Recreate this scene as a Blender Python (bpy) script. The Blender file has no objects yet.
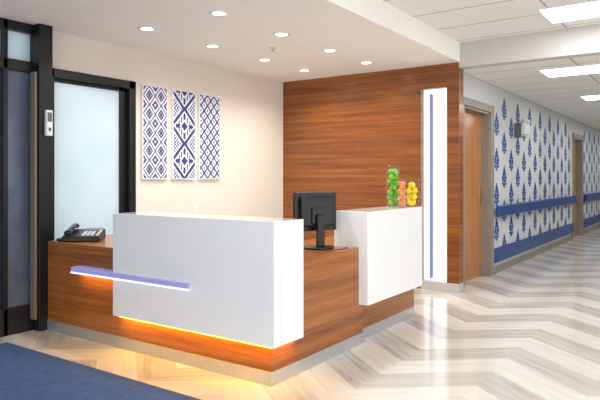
import bpy, bmesh, math, random
from mathutils import Vector, Matrix
random.seed(4)
S=bpy.context.scene
try:
    S.view_settings.view_transform='Standard'
except Exception: pass
COL=S.collection

def lin(c):
    return tuple(((v/255)/12.92 if v/255<=0.04045 else ((v/255+0.055)/1.055)**2.4) for v in c)+(1,)

# ---------------------------------------------------------------- node helpers
class NT:
    def __init__(s,name):
        s.m=bpy.data.materials.new(name); s.m.use_nodes=True
        s.t=s.m.node_tree; s.b=s.t.nodes['Principled BSDF']; s.pos=None
    def n(s,k,**kw):
        nd=s.t.nodes.new(k)
        for a,v in kw.items(): setattr(nd,a,v)
        return nd
    def l(s,a,b): s.t.links.new(a,b)
    def P(s):
        if s.pos is None: s.pos=s.n('ShaderNodeNewGeometry').outputs['Position']
        return s.pos
    def math(s,op,a,b=None,c=None):
        nd=s.n('ShaderNodeMath',operation=op)
        for i,v in enumerate((a,b,c)):
            if v is None: continue
            if isinstance(v,(int,float)): nd.inputs[i].default_value=v
            else: s.l(v,nd.inputs[i])
        return nd.outputs[0]
    def map(s,scale,vec=None,loc=(0,0,0)):
        nd=s.n('ShaderNodeMapping'); nd.inputs['Scale'].default_value=scale; nd.inputs['Location'].default_value=loc
        s.l(vec or s.P(),nd.inputs['Vector']); return nd.outputs[0]
    def noise(s,scale,vec,detail=4,rough=.5,dist=0):
        nd=s.n('ShaderNodeTexNoise'); nd.inputs['Scale'].default_value=scale; nd.inputs['Detail'].default_value=detail
        nd.inputs['Roughness'].default_value=rough; nd.inputs['Distortion'].default_value=dist
        s.l(vec,nd.inputs['Vector']); return nd.outputs['Fac']
    def ramp(s,fac,stops,interp='LINEAR'):
        nd=s.n('ShaderNodeValToRGB'); nd.color_ramp.interpolation=interp
        e=nd.color_ramp.elements
        while len(e)<len(stops): e.new(.5)
        for i,(p,c) in enumerate(stops): e[i].position=p; e[i].color=c
        s.l(fac,nd.inputs[0]); return nd.outputs[0]
    def mix(s,f,a,b,mode='MIX'):
        nd=s.n('ShaderNodeMix',data_type='RGBA',blend_type=mode)
        for i,v in ((0,f),(6,a),(7,b)):
            if isinstance(v,(int,float)): nd.inputs[i].default_value=v
            elif isinstance(v,tuple): nd.inputs[i].default_value=v
            else: s.l(v,nd.inputs[i])
        return nd.outputs[2]
    def bump(s,h,strength=.1,dist=.01):
        nd=s.n('ShaderNodeBump'); nd.inputs['Strength'].default_value=strength; nd.inputs['Distance'].default_value=dist
        s.l(h,nd.inputs['Height']); s.l(nd.outputs[0],s.b.inputs['Normal'])
    def base(s,c):
        if isinstance(c,tuple): s.b.inputs['Base Color'].default_value=c
        else: s.l(c,s.b.inputs['Base Color'])

def plain(name,rgb,rough=.5,metal=0,vary=.04,bump=0,coat=0,emit=0,trans=0,scale=8,ior=None):
    m=NT(name); c=lin(rgb)
    f=m.noise(scale,m.P(),3)
    lo=tuple(max(0,v*(1-vary)) for v in c[:3])+(1,); hi=tuple(min(1,v*(1+vary)) for v in c[:3])+(1,)
    col=m.ramp(f,[(.3,lo),(.7,hi)]); m.base(col)
    m.b.inputs['Roughness'].default_value=rough; m.b.inputs['Metallic'].default_value=metal
    m.b.inputs['Coat Weight'].default_value=coat
    if emit:
        m.l(col,m.b.inputs['Emission Color']); m.b.inputs['Emission Strength'].default_value=emit
    if trans: m.b.inputs['Transmission Weight'].default_value=trans
    if ior: m.b.inputs['IOR'].default_value=ior
    if bump: m.bump(m.noise(180,m.P(),2),bump,.002)
    return m.m

def wood(name,dark,mid,light,rough=.3,vertical=False,coat=.3):
    m=NT(name)
    sc=(9,9,.7) if vertical else (.45,.45,15)
    v=m.map(sc)
    warp=m.noise(1.4,v,5,.62,.6)
    fine=m.noise(5,m.map((60,60,1.5) if vertical else (1.2,1.2,90)),4,.65)
    f=m.math('ADD',m.math('MULTIPLY',warp,.55),m.math('MULTIPLY',fine,.45))
    m.base(m.ramp(f,[(.37,lin(dark)),(.5,lin(mid)),(.64,lin(light))]))
    m.b.inputs['Roughness'].default_value=rough; m.b.inputs['Coat Weight'].default_value=coat
    m.b.inputs['Coat Roughness'].default_value=.15
    m.bump(fine,.06,.002)
    return m.m

M={}
M['wall']=plain('wall_cream_paint',(223,215,204),.75,bump=.05,vary=.02,scale=1.5)
M['soffit']=plain('ceiling_paint',(242,238,231),.85,vary=.015,scale=1)
M['fascia']=plain('fascia_white_paint',(243,240,234),.7,vary=.01)
M['bulk']=plain('bulkhead_paint',(198,196,193),.8,vary=.02)
M['wallpaper']=plain('wallpaper_ground',(206,207,208),.65,vary=.06,scale=60)
M['damask']=plain('wallpaper_damask_blue',(48,88,156),.6,vary=.15,scale=25)
M['woodwall']=wood('cherry_veneer_wall',(92,46,12),(134,74,26),(162,98,40),.33)
M['wooddesk']=wood('cherry_veneer_desk',(112,60,20),(153,89,37),(182,116,56),.28)
M['wooddoor']=wood('oak_door_veneer',(150,94,46),(176,116,64),(192,134,82),.35,True)
M['white']=plain('white_lacquer',(240,241,242),.12,vary=.008,coat=.5)
M['steel']=plain('brushed_aluminium',(205,206,208),.3,metal=.75,vary=.05,scale=30)
M['trimgray']=plain('taupe_trim_paint',(142,132,124),.45,vary=.03)
M['tan']=plain('door_edge_seal',(120,108,94),.45,vary=.03)
M['black']=plain('dark_bronze_frame',(26,27,32),.35,metal=.3,vary=.1)
M['bplastic']=plain('black_plastic',(14,14,16),.38,vary=.15,scale=20)
M['bgloss']=plain('black_gloss_plastic',(10,10,13),.12,vary=.1)
M['gplastic']=plain('grey_plastic',(96,98,102),.4,vary=.06)
M['wplastic']=plain('white_plastic',(228,228,224),.4,vary=.02)
M['display']=plain('lcd_display',(150,165,170),.18,vary=.03)
M['rail']=plain('blue_vinyl_rail',(34,68,134),.35,vary=.04)
M['ledlight']=plain('lamp_lens',(255,246,228),.5,vary=0,emit=16)
M['troffer']=plain('troffer_diffuser',(252,252,250),.5,vary=0,emit=11.5)
M['niche']=plain('lit_white_acrylic',(250,250,255),.3,vary=.01,emit=.9)
M['bluefin']=plain('blue_acrylic_fin',(96,114,178),.3,vary=.03,emit=.15)
M['amber']=plain('amber_led',(255,192,22),.5,vary=0,emit=46)
M['lav']=plain('lit_lavender_acrylic',(150,150,206),.25,vary=.03,emit=.35)
M['ledwhite']=plain('ledge_light_line',(236,232,255),.3,vary=0,emit=1.0)
M['indigo']=plain('indigo_ink',(46,54,120),.7,vary=.1,scale=50)
M['canvas']=plain('canvas_white',(224,226,232),.8,vary=.03,scale=50)
M['brass']=plain('satin_brass',(190,160,105),.3,metal=.9)
M['lime']=plain('green_apple_skin',(106,176,20),.35,vary=.25,scale=30)
M['lemon']=plain('lemon_skin',(242,214,14),.4,vary=.1,scale=40)
M['peach']=plain('peach_skin',(232,140,84),.45,vary=.25,scale=25)
M['stem']=plain('fruit_stem',(84,60,30),.7)
M['base']=plain('baseboard_vinyl',(190,188,184),.4,vary=.03)
def thinglass(name,tint,kind='clear'):
    g=NT(name); t=g.t; out=t.nodes['Material Output']
    a=g.n('ShaderNodeBsdfTransparent'); a.inputs[0].default_value=tint
    gl=g.n('ShaderNodeBsdfGlossy'); gl.inputs['Roughness'].default_value=.03
    lw=g.n('ShaderNodeLayerWeight'); lw.inputs[0].default_value=.3
    mx=g.n('ShaderNodeMixShader'); g.l(g.math('ADD',g.math('MULTIPLY',g.math('POWER',lw.outputs['Facing'],2.5),.55),.02),mx.inputs[0]); g.l(a.outputs[0],mx.inputs[1]); g.l(gl.outputs[0],mx.inputs[2])
    if kind=='frost':
        tr=g.n('ShaderNodeBsdfTranslucent'); 
        col=g.ramp(g.noise(.8,g.P(),2),[(.3,lin((200,218,226))),(.7,lin((226,236,240)))]); g.l(col,tr.inputs[0])
        df=g.n('ShaderNodeBsdfDiffuse'); g.l(col,df.inputs[0])
        m1=g.n('ShaderNodeMixShader'); m1.inputs[0].default_value=.4; g.l(tr.outputs[0],m1.inputs[1]); g.l(df.outputs[0],m1.inputs[2])
        m2=g.n('ShaderNodeMixShader'); m2.inputs[0].default_value=.08; g.l(m1.outputs[0],m2.inputs[1]); g.l(gl.outputs[0],m2.inputs[2]); gl.inputs['Roughness'].default_value=.15
        g.l(m2.outputs[0],out.inputs[0])
    else: g.l(mx.outputs[0],out.inputs[0])
    return g.m
M['glass']=thinglass('clear_glass',(.95,.97,.965,1))
M['frost']=thinglass('frosted_glass',(1,1,1,1),'frost')
M['darkglass']=plain('tinted_glass',(92,104,122),.08,vary=.25,scale=2.5)

# carpet
m=NT('blue_carpet'); f=m.noise(220,m.P(),3,.7); f2=m.noise(9,m.map((1,6,1)),3)
m.base(m.ramp(m.math('ADD',m.math('MULTIPLY',f,.6),m.math('MULTIPLY',f2,.4)),[(.35,lin((36,62,108))),(.65,lin((72,102,152)))]))
m.b.inputs['Roughness'].default_value=.95; m.bump(f,.6,.004); M['carpet']=m.m

# ceiling tile
m=NT('acoustic_ceiling_tile'); sx=m.n('ShaderNodeSeparateXYZ'); m.l(m.P(),sx.inputs[0])
ex=m.math('LESS_THAN',m.math('ABSOLUTE',m.math('SUBTRACT',m.math('FRACT',m.math('DIVIDE',m.math('ADD',sx.outputs[0],100.4-.005),.6)),.5)),.48)
ey=m.math('LESS_THAN',m.math('ABSOLUTE',m.math('SUBTRACT',m.math('FRACT',m.math('DIVIDE',m.math('ADD',sx.outputs[1],99.9-.3),1.2)),.5)),.49)
tile=m.math('MULTIPLY',ex,ey)
sp=m.ramp(m.noise(150,m.P(),2),[(.35,lin((226,225,221))),(.6,lin((240,239,235)))])
m.base(m.mix(tile,lin((186,186,184)),sp)); m.b.inputs['Roughness'].default_value=.9; M['tile']=m.m

# chevron floor
m=NT('chevron_marble_floor'); sx=m.n('ShaderNodeSeparateXYZ'); m.l(m.P(),sx.inputs[0])
X,Y=sx.outputs[0],sx.outputs[1]
PP=.6; K=.8; W=.34
tri=m.math('PINGPONG',m.math('ADD',Y,30.0),PP)
u=m.math('ADD',X,m.math('MULTIPLY',tri,K))
s_=m.math('DIVIDE',m.math('ADD',u,30),W)
idx=m.math('FLOOR',s_)
half=m.math('FLOOR',m.math('DIVIDE',m.math('ADD',Y,30.0),PP))
par=m.math('MODULO',idx,2)
wn=m.n('ShaderNodeTexWhiteNoise',noise_dimensions='2D'); cb=m.n('ShaderNodeCombineXYZ'); m.l(idx,cb.inputs[0]); m.l(half,cb.inputs[1]); m.l(cb.outputs[0],wn.inputs['Vector'])
gv=m.n('ShaderNodeCombineXYZ'); m.l(m.math('MULTIPLY',u,10),gv.inputs[0]); m.l(m.math('MULTIPLY',Y,1.1),gv.inputs[1]); m.l(m.math('MULTIPLY',idx,3.7),gv.inputs[2])
grain=m.noise(1.6,gv.outputs[0],5,.6,.4)
cream=m.ramp(grain,[(.3,lin((208,203,194))),(.6,lin((224,219,210)))])
gray=m.ramp(grain,[(.32,lin((168,164,158))),(.5,lin((191,187,181))),(.68,lin((204,200,193)))])
c=m.mix(par,cream,gray)
c=m.mix(m.math('MULTIPLY',wn.outputs['Value'],.3),c,lin((190,186,179)))
m.base(c); m.b.inputs['Roughness'].default_value=.12; m.b.inputs['Specular IOR Level'].default_value=.55
M['floor']=m.m

# ---------------------------------------------------------------- geometry helpers
def link(o,parent=None):
    COL.objects.link(o)
    if parent:
        o.parent=parent; o.matrix_parent_inverse=Matrix.Translation(-parent.location)
    return o
def empty(name,loc=(0,0,0)):
    e=bpy.data.objects.new(name,None); e.empty_display_size=.1; e.location=loc; COL.objects.link(e); return e
def fromBM(name,bm,mats,parent=None,smooth=False,loc=None):
    me=bpy.data.meshes.new(name); 
    bmesh.ops.recalc_face_normals(bm,faces=bm.faces[:])
    bm.to_mesh(me); bm.free()
    for k in (mats if isinstance(mats,(list,tuple)) else [mats]): me.materials.append(M[k])
    if smooth:
        for p in me.polygons: p.use_smooth=True
    o=bpy.data.objects.new(name,me)
    if loc is None:
        vs=[v.co for v in me.vertices]; c=Vector([(min(v[i] for v in vs)+max(v[i] for v in vs))/2 for i in range(3)])
        me.transform(Matrix.Translation(-c)); o.location=c
    else: o.location=loc
    return link(o,parent)
def addbox(bm,x0,x1,y0,y1,z0,z1,bev=0,mi=0,seg=2):
    t=bmesh.new(); bmesh.ops.create_cube(t,size=1)
    for v in t.verts: v.co=Vector(((x0+x1)/2+v.co.x*(x1-x0),(y0+y1)/2+v.co.y*(y1-y0),(z0+z1)/2+v.co.z*(z1-z0)))
    if bev: bmesh.ops.bevel(t,geom=t.edges[:],offset=bev,segments=seg,affect='EDGES',profile=.5)
    for f in t.faces: f.material_index=mi
    me=bpy.data.meshes.new('t'); t.to_mesh(me); t.free(); bm.from_mesh(me); bpy.data.meshes.remove(me)
def box(name,x0,x1,y0,y1,z0,z1,mat,bev=0,parent=None):
    bm=bmesh.new(); addbox(bm,x0,x1,y0,y1,z0,z1,bev); return fromBM(name,bm,mat,parent)
def lathe(bm,prof,c,n=24,mi=0):
    rings=[]
    for r,z in prof:
        rings.append([bm.verts.new((c[0]+r*math.cos(2*math.pi*i/n),c[1]+r*math.sin(2*math.pi*i/n),c[2]+z)) for i in range(n)] if r>1e-5 else [bm.verts.new((c[0],c[1],c[2]+z))])
    for a,b in zip(rings,rings[1:]):
        for i in range(n):
            j=(i+1)%n
            if len(a)==1 and len(b)==1: continue
            if len(a)==1: f=bm.faces.new((a[0],b[i],b[j]))
            elif len(b)==1: f=bm.faces.new((a[i],b[0],a[j]))
            else: f=bm.faces.new((a[i],b[i],b[j],a[j]))
            f.material_index=mi; f.smooth=True

# ---------------------------------------------------------------- room shell
XB,XF=-2.0,21.0; YR=-2.2; YW=4.8; XW=6.5; YC=2.4; YE=2.33
ZS,ZU,ZC=2.61,2.83,2.55
box('floor',XB,XF,YR,YW+.3,-.1,0,'floor')
cl=empty('ceiling',(3,3,2.7))
box('reception_soffit',XB,XW+.15,YE,YW+.15,ZS,ZS+.3,'soffit',0,cl)
box('soffit_fascia',XB,XW,YE-.012,YE,ZS,ZU,'fascia',0,cl)
box('lobby_tiles',XB,XW,YR,YE-.012,ZU,ZU+.08,'tile',0,cl)
box('bulkhead',XW,XW+.15,YR,YE,ZC,ZU+.08,'bulk',0,cl)
box('corridor_tiles',XW+.15,XF,YR,YC,ZC,ZC+.1,'tile',0,cl)
# picture wall
DX0,DX1,DZ=2.97,3.94,2.27
wl=empty('wall_left',(4.5,4.85,1.3))
box('wall_panel',DX1,XW+.15,YW,YW+.12,0,ZS,'wall',0,wl)
box('wall_header',DX0-.02,DX1,YW,YW+.12,DZ,ZS,'wall',0,wl)
# wood wall with lit niche
NY0,NY1,NZ0,NZ1=2.473,2.79,.1,2.34
wb=empty('wall_back',(6.55,3.6,1.3))
def wp(n,y0,y1,z0,z1): box(n,XW,XW+.15,y0,y1,z0,z1,'woodwall',.002,wb)
wp('veneer_lower',NY1,YW,0,1.735); wp('veneer_upper',NY1,YW,1.739,ZS)
wp('veneer_over_niche',NY0,NY1,NZ1,ZS); wp('veneer_edge',YE,NY0,.1,ZS)
wp_=box('niche_base',XW-.004,XW+.15,YE,NY1,0,.1,'base',.002,wb)
nc=empty('illuminated_wall_niche',(6.55,2.63,1.2))
box('niche_back',XW+.09,XW+.13,NY0,NY1,NZ0,NZ1,'niche',0,nc)
box('blue_fin',XW+.03,XW+.088,NY1-.12,NY1-.1,NZ0+.03,NZ1-.06,'bluefin',.002,nc)
# corridor wall with openings
D2=(6.82,7.85); D3=(13.65,14.65); DH=2.17
wc=empty('wall_corridor',(11,2.45,1.3))
def cw(n,x0,x1,z0,z1): box(n,x0,x1,YC,YC+.14,z0,z1,'wallpaper',0,wc)
cw('section_near',XW+.15,D2[0],0,ZC); cw('header_near',D2[0],D2[1],DH,ZC)
cw('section_mid',D2[1],D3[0],0,ZC); cw('header_far',D3[0],D3[1],DH,ZC); cw('section_far',D3[1],XF,0,ZC)
# damask
def leaf(bm,cx,cz,L,Wd,ang,curve=0):
    k=.92; L*=k; Wd*=k*1.25; curve*=k
    n=6; pts=[]
    for i in range(n+1):
        t=i/n; w=Wd*math.sin(math.pi*t)**.8*(1-.25*t) if 0<t<1 else 0
        pts.append((t*L,w,curve*t*t))
    L1=[(a,b+c) for a,b,c in pts]; L2=[(a,-b+c) for a,b,c in pts[1:-1]][::-1]
    ca,sa=math.cos(ang),math.sin(ang)
    vs=[bm.verts.new((cx+p*ca-q*sa,YC-.0015,cz+p*sa+q*ca)) for p,q in L1+L2]
    bm.faces.new(vs)
def motif(bm,cx,cz):
    r=math.radians
    leaf(bm,cx,cz+.05,.15,.035,r(90))
    for s in (1,-1):
        def A(d): return r(90-s*d)
        leaf(bm,cx+s*.01,cz+.03,.12,.022,A(32),-s*-.02)
        leaf(bm,cx+s*.012,cz-.01,.13,.026,A(55),s*.03)
        leaf(bm,cx+s*.012,cz-.05,.15,.028,A(72),s*.045)
        leaf(bm,cx+s*.012,cz-.088,.12,.024,A(95),s*.035)
        leaf(bm,cx,cz-.115,.055,.014,A(120),s*.01)
    leaf(bm,cx,cz-.155,.22,.020,r(90))
bm=bmesh.new(); x=6.73; k=0
while x<20.6:
    for j in range(6):
        z=.10+j*.48+(.24 if k%2 else 0)
        if z+.18>ZC or z-.15<.0: continue
        if D2[0]-.21<x<D2[1]+.26 and z-.17<DH+.12 and not(x<D2[0]-.08): continue
        if D3[0]-.21<x<D3[1]+.24 and z-.17<DH+.12: continue
        motif(bm,x,z)
    x+=.36; k+=1
fromBM('damask_print',bm,'damask',wc)
box('wall_right',XW+.15,XF,YR-.12,YR,0,ZC,'wallpaper')
box('wall_far',XF,XF+.1,YR,YC+.14,0,ZC,'wallpaper')

# ---- doors
def hdoor(name,x0,x1,handle_x):
    e=empty(name,((x0+x1)/2,YC+.08,1.1))
    box('leaf',x0+.03,x1-.03,YC+.10,YC+.145,.008,DH-.03,'wooddoor',.002,e)
    bm=bmesh.new()
    addbox(bm,x0,x0+.03,YC-.005,YC+.145,0,DH); addbox(bm,x1-.03,x1,YC-.005,YC+.145,0,DH); addbox(bm,x0,x1,YC-.005,YC+.145,DH-.03,DH)
    addbox(bm,x0-.07,x0+.005,YC-.025,YC,0,DH+.08,.003); addbox(bm,x1-.005,x1+.13,YC-.025,YC,0,DH+.08,.003); addbox(bm,x0-.07,x1+.13,YC-.028,YC,DH-.005,DH+.09,.003)
    fromBM('frame',bm,'trimgray',e)
    bm=bmesh.new()
    addbox(bm,handle_x-.03,handle_x+.03,YC+.088,YC+.1,.95,1.2,.006); addbox(bm,handle_x-.012,handle_x+.012,YC+.04,YC+.09,1.03,1.055,.004); addbox(bm,handle_x-.12,handle_x+.012,YC+.03,YC+.05,1.03,1.055,.006)
    fromBM('lever_handle',bm,'brass',e)
hdoor('door_2',D2[0],D2[1],D2[1]-.10); hdoor('door_3',D3[0],D3[1],D3[1]-.1)

# door 1 : frosted glass door behind the desk
d1=empty('door_1',(3.45,4.8,1.1)); bm=bmesh.new()
addbox(bm,DX0,DX0+.07,YW-.05,YW+.12,0,DZ,.004); addbox(bm,DX1-.08,DX1,YW-.05,YW+.12,0,DZ,.004); addbox(bm,DX0,DX1,YW-.05,YW+.12,DZ-.08,DZ,.004)
addbox(bm,DX0+.07,DX0+.09,YW,YW+.05,.01,DZ-.08,.003); addbox(bm,DX1-.16,DX1-.08,YW,YW+.05,.01,DZ-.08,.003); addbox(bm,DX0+.07,DX1-.08,YW,YW+.05,.01,.2,.003); addbox(bm,DX0+.07,DX1-.08,YW,YW+.05,DZ-.11,DZ-.08,.003)
fromBM('frame',bm,'black',d1)
box('frosted_pane',DX0+.08,DX1-.15,YW+.015,YW+.03,.18,DZ-.10,'frost',0,d1)

# storefront at far left
w1=empty('window_1',(1.5,4.8,1.3)); bm=bmesh.new()
addbox(bm,2.84,2.965,YW-.14,YW+.1,0,ZS,.004)
addbox(bm,2.58,2.62,YW-.05,YW+.05,0,ZS,.004)
addbox(bm,1.4,1.5,YW-.05,YW+.05,0,ZS,.004)
addbox(bm,XB,2.84,YW-.05,YW+.05,2.2,2.29,.004); addbox(bm,XB,2.84,YW-.05,YW+.05,0,.22,.004); addbox(bm,XB,2.84,YW-.05,YW+.05,ZS-.08,ZS,.004)
fromBM('frame',bm,'black',w1)
box('pane_lower',XB,2.84,YW,YW+.01,.22,2.2,'darkglass',0,w1); box('pane_upper',XB,2.84,YW,YW+.01,2.29,ZS-.08,'frost',0,w1)
box('edge_trim',2.81,2.835,YW-.12,YW-.05,.1,2.2,'tan',.004,w1)

it=empty('wall_intercom',(2.93,4.63,1.8)); box('housing',2.885,2.945,YW-.175,YW-.14,1.66,1.88,'wplastic',.006,it)
box('speaker_grille',2.895,2.935,YW-.18,YW-.173,1.78,1.86,'gplastic',.002,it); box('call_button',2.905,2.925,YW-.182,YW-.173,1.70,1.73,'rail',.003,it)

# baseboards
box('baseboard_left',DX1,XW,YW-.012,YW,0,.1,'base',.002)
bm=bmesh.new()
for a,b in ((D2[1]+.13,D3[0]-.07),(D3[1]+.13,XF)): addbox(bm,a,b,YC-.012,YC,0,.1,.002)
fromBM('baseboard_corridor',bm,'trimgray')

# handrails
def rails(name,x0,x1):
    e=empty(name,((x0+x1)/2,YC-.04,.85))
    box('grip',x0,x1,YC-.085,YC-.035,.775,.93,'rail',.018,e)
    bm=bmesh.new(); x=x0+.15
    while x<x1: addbox(bm,x,x+.07,YC-.04,YC,.81,.89,.004); x+=.9
    fromBM('brackets',bm,'rail',e)
    return e
rails('handrail',D2[1]+.16,D3[0]-.1); rails('handrail',D3[1]+.16,XF-.1)
for a,b in ((D2[1]+.14,D3[0]-.08),(D3[1]+.14,XF-.1)):
    bm=bmesh.new(); addbox(bm,a,b,YC-.035,YC,.15,.35,.015); addbox(bm,a,b,YC-.039,YC-.03,.235,.265,.003)
    fromBM('wall_bumper_rail',bm,'rail')

# carpet
box('entrance_carpet',XB+.2,2.50,-.6,4.55,0,.008,'carpet',.003)

# ---------------------------------------------------------------- reception desk
dk=empty('reception_desk',(3.3,3.4,.5))
XD,YD=2.92,2.245; YL=4.73
bm=bmesh.new()
addbox(bm,XD,XD+.03,YD,YL,.085,.76,.002)
addbox(bm,XD+.03,4.10,YD,YD+.03,.085,.76,.002)
addbox(bm,4.14,5.2,2.30,2.33,.085,.74,.002)
addbox(bm,5.17,5.2,2.33,2.85,.085,.74,.002)
addbox(bm,XD+.03,XD+.7,YL-.03,YL,.085,.73,.002)
addbox(bm,4.08,4.14,YD+.03,2.33,.085,.74,.002)
fromBM('veneer_panels',bm,'wooddesk',dk)
bm=bmesh.new()
addbox(bm,XD+.03,XD+.7,YD+.03,YL,.73,.758,.002); addbox(bm,XD+.7,5.17,2.34,2.9,.73,.758,.002)
fromBM('worktop',bm,'wooddesk',dk)
bm=bmesh.new()
addbox(bm,XD-.006,XD+.03,YD-.006,YL,0,.087,.002); addbox(bm,XD+.03,4.12,YD-.006,YD+.03,0,.087,.002); addbox(bm,4.12,5.19,2.294,2.33,0,.087,.002); addbox(bm,5.165,5.2,2.33,2.85,0,.087,.002)
fromBM('kick_plate',bm,'steel',dk)
bm=bmesh.new()
PX,PY,PZ0,PZ1=2.84,2.165,.266,1.034
addbox(bm,PX,3.158,PY,3.69,.745,PZ1,.004)
addbox(bm,PX,XD,PY,3.69,PZ0,.75,.004)
addbox(bm,XD-.01,3.158,PY,YD,PZ0,.75,.004)
fromBM('counter_front',bm,'white',dk)
bm=bmesh.new()
addbox(bm,4.03,5.08,PY,2.47,.745,1.038,.004); addbox(bm,4.03,5.08,PY,2.30,.314,.75,.004)
fromBM('counter_side',bm,'white',dk)
bm=bmesh.new(); addbox(bm,PX-.025,PX,2.88,3.69,.555,.592,.004); addbox(bm,PX-.025,XD,3.69,4.18,.555,.592,.004)
fromBM('bag_ledge',bm,'lav',dk)
bm=bmesh.new(); addbox(bm,PX-.027,PX-.01,2.875,4.185,.543,.554,.002)
fromBM('ledge_light_line',bm,'ledwhite',dk)
bm=bmesh.new(); addbox(bm,XD-.045,XD-.033,PY+.05,3.66,PZ0-.012,PZ0-.001); addbox(bm,XD-.03,3.14,YD-.045,YD-.033,PZ0-.012,PZ0-.001); addbox(bm,XD-.045,XD-.033,3.72,4.17,.543,.554)
fromBM('amber_led_strip',bm,'amber',dk)

# ---------------------------------------------------------------- monitor
def monitor(loc,yaw):
    e=empty('computer_monitor',(0,0,0))
    W,H=.40,.30; zc=.28
    bm=bmesh.new(); addbox(bm,-W/2,W/2,-.016,.016,zc-H/2,zc+H/2,.006); fromBM('bezel',bm,'bplastic',e)
    bm=bmesh.new(); addbox(bm,-W/2+.018,W/2-.018,.0155,.0175,zc-H/2+.022,zc+H/2-.018,.0005); fromBM('screen',bm,'bgloss',e)
    bm=bmesh.new(); addbox(bm,-W/2+.04,W/2-.04,-.05,-.015,zc-H/2+.035,zc+H/2-.03,.018,seg=3); addbox(bm,-.07,.07,-.062,-.048,zc-.09,zc+.03,.006)
    for i in range(7): addbox(bm,-.11+.0,.11,-.0525,-.049,zc+.055+i*.009,zc+.059+i*.009)
    fromBM('rear_housing',bm,'bplastic',e)
    bm=bmesh.new(); addbox(bm,-.035,.035,-.085,-.055,.012,zc-.02,.01,seg=3); fromBM('neck',bm,'bplastic',e)
    bm=bmesh.new(); lathe(bm,[(0,0),(.125,0),(.13,.006),(.12,.014),(.04,.02),(0,.02)],(0,0,0),40)
    for v in bm.verts: v.co.y=v.co.y*.8-.05
    fromBM('base',bm,'bplastic',e)
    e.location=loc; e.rotation_euler=(0,0,yaw); return e
monitor((3.83,2.52,.761),math.radians(-20))

# ---------------------------------------------------------------- telephone
def phone(loc,yaw):
    e=empty('desk_telephone',(0,0,0))
    bm=bmesh.new(); addbox(bm,-.13,.13,-.1,.1,0,.04,.008)
    for v in bm.verts:
        if v.co.z>.02: v.co.z+= (v.co.y+.1)*.22
    fromBM('body',bm,'bplastic',e)
    bm=bmesh.new()
    def zt(y): return .04+(y+.1)*.22
    for i in range(4):
        for j in range(3): 
            yy=-.075+i*.026; xx=.0+j*.03; addbox(bm,xx,xx+.022,yy,yy+.018,zt(yy)-.004,zt(yy)+.009,.002)
    for i in range(5):
        yy=-.075+i*.03; addbox(bm,.1,.12,yy,yy+.014,zt(yy)-.004,zt(yy)+.009,.002)
    fromBM('keypad',bm,'wplastic',e)
    bm=bmesh.new(); addbox(bm,-.0,.115,.045,.09,zt(.05)-.002,zt(.09)+.012,.004); fromBM('display',bm,'display',e)
    bm=bmesh.new(); n=14; 
    prev=None
    for i in range(n+1):
        t=i/n; y=-.105+.21*t; lift=.014*math.sin(math.pi*t); r=.016+.014*(abs(2*t-1)**3)
        if i in (0,n): r*=.6
        ring=[bm.verts.new((-.085+1.25*r*math.cos(a),y,zt(y)+.022+lift+ r*math.sin(a)*.85)) for a in [2*math.pi*k/12 for k in range(12)]]
        if prev:
            for k in range(12): bm.faces.new((prev[k],prev[(k+1)%12],ring[(k+1)%12],ring[k]))
        else: bm.faces.new(ring)
        prev=ring
    bm.faces.new(prev); fromBM('handset',bm,'bgloss',e,True)
    cu=bpy.data.curves.new('cord','CURVE'); cu.dimensions='3D'; cu.bevel_depth=.0028; sp=cu.splines.new('POLY'); N=160; sp.points.add(N)
    for i in range(N+1):
        t=i/N; cx=-.1-.07*math.sin(math.pi*t); cy=-.12+.16*t; a=t*2*math.pi*20
        sp.points[i].co=(cx+.008*math.cos(a),cy,.012+.008*math.sin(a),1)
    cu.materials.append(M['bplastic']); o=bpy.data.objects.new('coiled_cord',cu); link(o,e)
    e.location=loc; e.rotation_euler=(0,0,yaw); e.scale=(1.2,1.2,1.1); return e
phone((3.12,4.44,.761),math.radians(-50))

# ---------------------------------------------------------------- fruit vases
def fruit(bm,c,r,kind,mi):
    if kind=='lemon': prof=[(0,-1.3),(.18,-1.22),(.5,-.95),(.88,-.45),(1,0),(.88,.45),(.5,.95),(.18,1.22),(0,1.3)]
    else: prof=[(0,-.8),(.3,-.92),(.7,-.72),(.95,-.25),(1,.15),(.85,.6),(.5,.88),(.2,.85),(0,.68)]
    t=bmesh.new(); lathe(t,prof,(0,0,0),16,mi)
    if kind!='lemon': lathe(t,[(0,.6),(.06,.6),(.05,1.05),(0,1.05)],(0,0,0),6,1)
    R=Matrix.Rotation(random.uniform(0,6),4,'Z')@Matrix.Rotation(random.uniform(.2,1.3),4,'X')
    t.transform(Matrix.Translation(c)@R@Matrix.Scale(r,4)); me=bpy.data.meshes.new('t'); t.to_mesh(me); t.free(); bm.from_mesh(me); bpy.data.meshes.remove(me)
def vase(x,y,R,H,kind,mat,fill=.93):
    z0=1.0385; e=empty('fruit_vase',(x,y,z0))
    bm=bmesh.new(); lathe(bm,[(0,0),(R,0),(R,H)],(x,y,z0),32)
    lathe(bm,[(R-.002,H),(R,H+.002),(R+.002,H),(R,H-.002),(R-.002,H)],(x,y,z0),32)
    fromBM('glass_cylinder',bm,'glass',e)
    bm=bmesh.new(); r=R*.5; z=z0+.006+r; k=0
    while z<z0+H*fill:
        for q in range(2):
            a=k*1.25+q*math.pi; fruit(bm,Vector((x+(R*.44)*math.cos(a),y+(R*.44)*math.sin(a),z)),r*(.85 if kind=='lemon' else 1.03),kind,0)
        z+=r*1.55; k+=1
    fromBM('fruit',bm,[mat,'stem'],e)
vase(4.91,2.375,.060,.37,'apple','lime')
vase(4.80,2.235,.040,.25,'apple','peach')
vase(5.0,2.235,.067,.25,'lemon','lemon')

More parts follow.
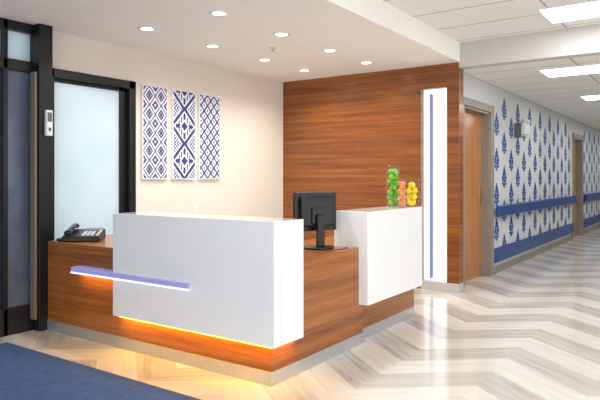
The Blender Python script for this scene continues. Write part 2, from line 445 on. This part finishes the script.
# ---------------------------------------------------------------- art panels
def p1(u,v):
    a=abs((u*2)%1-.5)*2; b=abs((v*5)%1-.5)*2
    d=a+b; q=math.hypot(a,b)
    if q<.22: return 1
    if .35<d<.62: return 1
    if .92<d<1.12: return 1
    if d>1.45 and (1-a)+(1-b)>.2: return 1
    return 0
def p2(u,v):
    a=abs(u-.5)*2; b=(v*2.5)%1; c=abs(b-.5)*2.2; d=a+c
    if d<.30: return 1
    if d<.45: return 0
    if d<.85: return 1 if (int(a*9)%2==0 or c<.12) else 0
    if d<1.0: return 0
    if d<1.28: return 1
    if d<1.42: return 0
    return 1 if (int((a-c+3)*8)%2==0) else 0
def p3(u,v):
    a=(u*3+v*8)%1; b=(u*3-v*8)%1
    if a<.24 or b<.24: 
        return 1
    if .5<a<.74 and .5<b<.74: return 1
    return 0
for (x0,x1,f) in ((4.04,4.38,p1),(4.455,4.80,p2),(4.86,5.205,p3)):
    e=empty('pattern_art_canvas',((x0+x1)/2,YW-.015,1.77))
    z0,z1=1.285,2.265; yy=YW-.028
    box('canvas',x0,x1,yy,YW-.001,z0,z1,'canvas',.002,e)
    nu,nv=80,230; bm=bmesh.new(); mg=.012
    vs=[[bm.verts.new((x0+mg+(x1-x0-2*mg)*i/nu,yy-.0008,z0+mg+(z1-z0-2*mg)*j/nv)) for i in range(nu+1)] for j in range(nv+1)]
    for j in range(nv):
        for i in range(nu):
            if f((i+.5)/nu,(j+.5)/nv): bm.faces.new((vs[j][i],vs[j][i+1],vs[j+1][i+1],vs[j+1][i]))
    bmesh.ops.delete(bm,geom=[v for v in bm.verts if not v.link_faces],context='VERTS')
    fromBM('print',bm,'indigo',e)
sw=empty('light_switch',(4.83,YW-.01,.97)); box('plate',4.79,4.87,YW-.008,YW,.9,1.02,'wplastic',.003,sw); box('rocker',4.815,4.845,YW-.013,YW-.007,.93,.99,'wplastic',.002,sw)

# ---------------------------------------------------------------- lights
def spot(name,loc,en,col,size,blend,parent,rad=.05):
    l=bpy.data.lights.new(name,'SPOT'); l.energy=en; l.color=col; l.spot_size=size; l.spot_blend=blend; l.shadow_soft_size=rad
    o=bpy.data.objects.new(name,l); o.location=loc; link(o,parent)
for X_ in (3.48,4.31,5.14,5.92):
    for Y_ in (3.2,4.05):
        e=empty('recessed_downlight',(X_,Y_,ZS))
        bm=bmesh.new(); lathe(bm,[(.052,-.001),(.056,-.008),(.075,-.006),(.08,0)],(X_,Y_,ZS),28); fromBM('trim_ring',bm,'wplastic',e)
        bm=bmesh.new(); lathe(bm,[(0,-.004),(.053,-.004),(.053,-.001),(0,-.001)],(X_,Y_,ZS),28); fromBM('lens',bm,'ledlight',e)
        spot('lamp',(X_,Y_,ZS-.02),43,(1,.96,.90),2.6,.8,e)
def troffer(x0,y0,z,name='ceiling_troffer'):
    e=empty(name,(x0+.3,y0+.6,z)); bm=bmesh.new()
    for a in ((x0,x0+.6,y0,y0+.03),(x0,x0+.6,y0+1.17,y0+1.2),(x0,x0+.03,y0+.03,y0+1.17),(x0+.57,x0+.6,y0+.03,y0+1.17)): addbox(bm,*a,z-.012,z,.002)
    fromBM('frame',bm,'wplastic',e); box('diffuser',x0+.03,x0+.57,y0+.03,y0+1.17,z-.007,z-.001,'troffer',0,e)
for x in (.8,3.2,5.6): troffer(x,.1,ZU)
troffer(-.4,.1,ZU)
for x in (7.15,9.8,12.2,14.6,17.0): troffer(x,.45,ZC)
e=empty('fire_sprinkler',(4.72,3.62,ZS)); bm=bmesh.new(); lathe(bm,[(0,0),(.035,0),(.03,-.008),(.01,-.012),(.008,-.03),(.018,-.032),(.018,-.036),(0,-.036)],(4.72,3.62,ZS),20); fromBM('head',bm,'steel',e)
# emergency light
e=empty('emergency_light',(9.36,YC-.05,2.05)); box('housing',9.2,9.5,YC-.12,YC,1.96,2.13,'wplastic',.012,e)
bm=bmesh.new()
for xx in (9.26,9.44):
    t=bmesh.new(); lathe(t,[(0,-.03),(.03,-.03),(.045,.03),(0,.03)],(0,0,0),20); t.transform(Matrix.Translation((xx,YC-.09,2.16))@Matrix.Rotation(1.9,4,'X')); me=bpy.data.meshes.new('t'); t.to_mesh(me); t.free(); bm.from_mesh(me)
fromBM('lamp_heads',bm,'wplastic',e)
box('sign_blade',9.05,9.07,YC-.10,YC,1.90,2.12,'gplastic',.003,e)

# world
w=bpy.data.worlds.new('World'); S.world=w; w.use_nodes=True
w.node_tree.nodes['Background'].inputs[0].default_value=(1,.995,.985,1); w.node_tree.nodes['Background'].inputs[1].default_value=1.95

# camera
cam=bpy.data.cameras.new('camera'); co=bpy.data.objects.new('camera',cam); COL.objects.link(co)
co.location=(0,0,1.3); co.rotation_euler=(math.radians(90),0,math.radians(34.8-90)); cam.lens=590/600*36; cam.sensor_width=36; cam.shift_y=-22/600; cam.clip_start=.05
S.camera=co
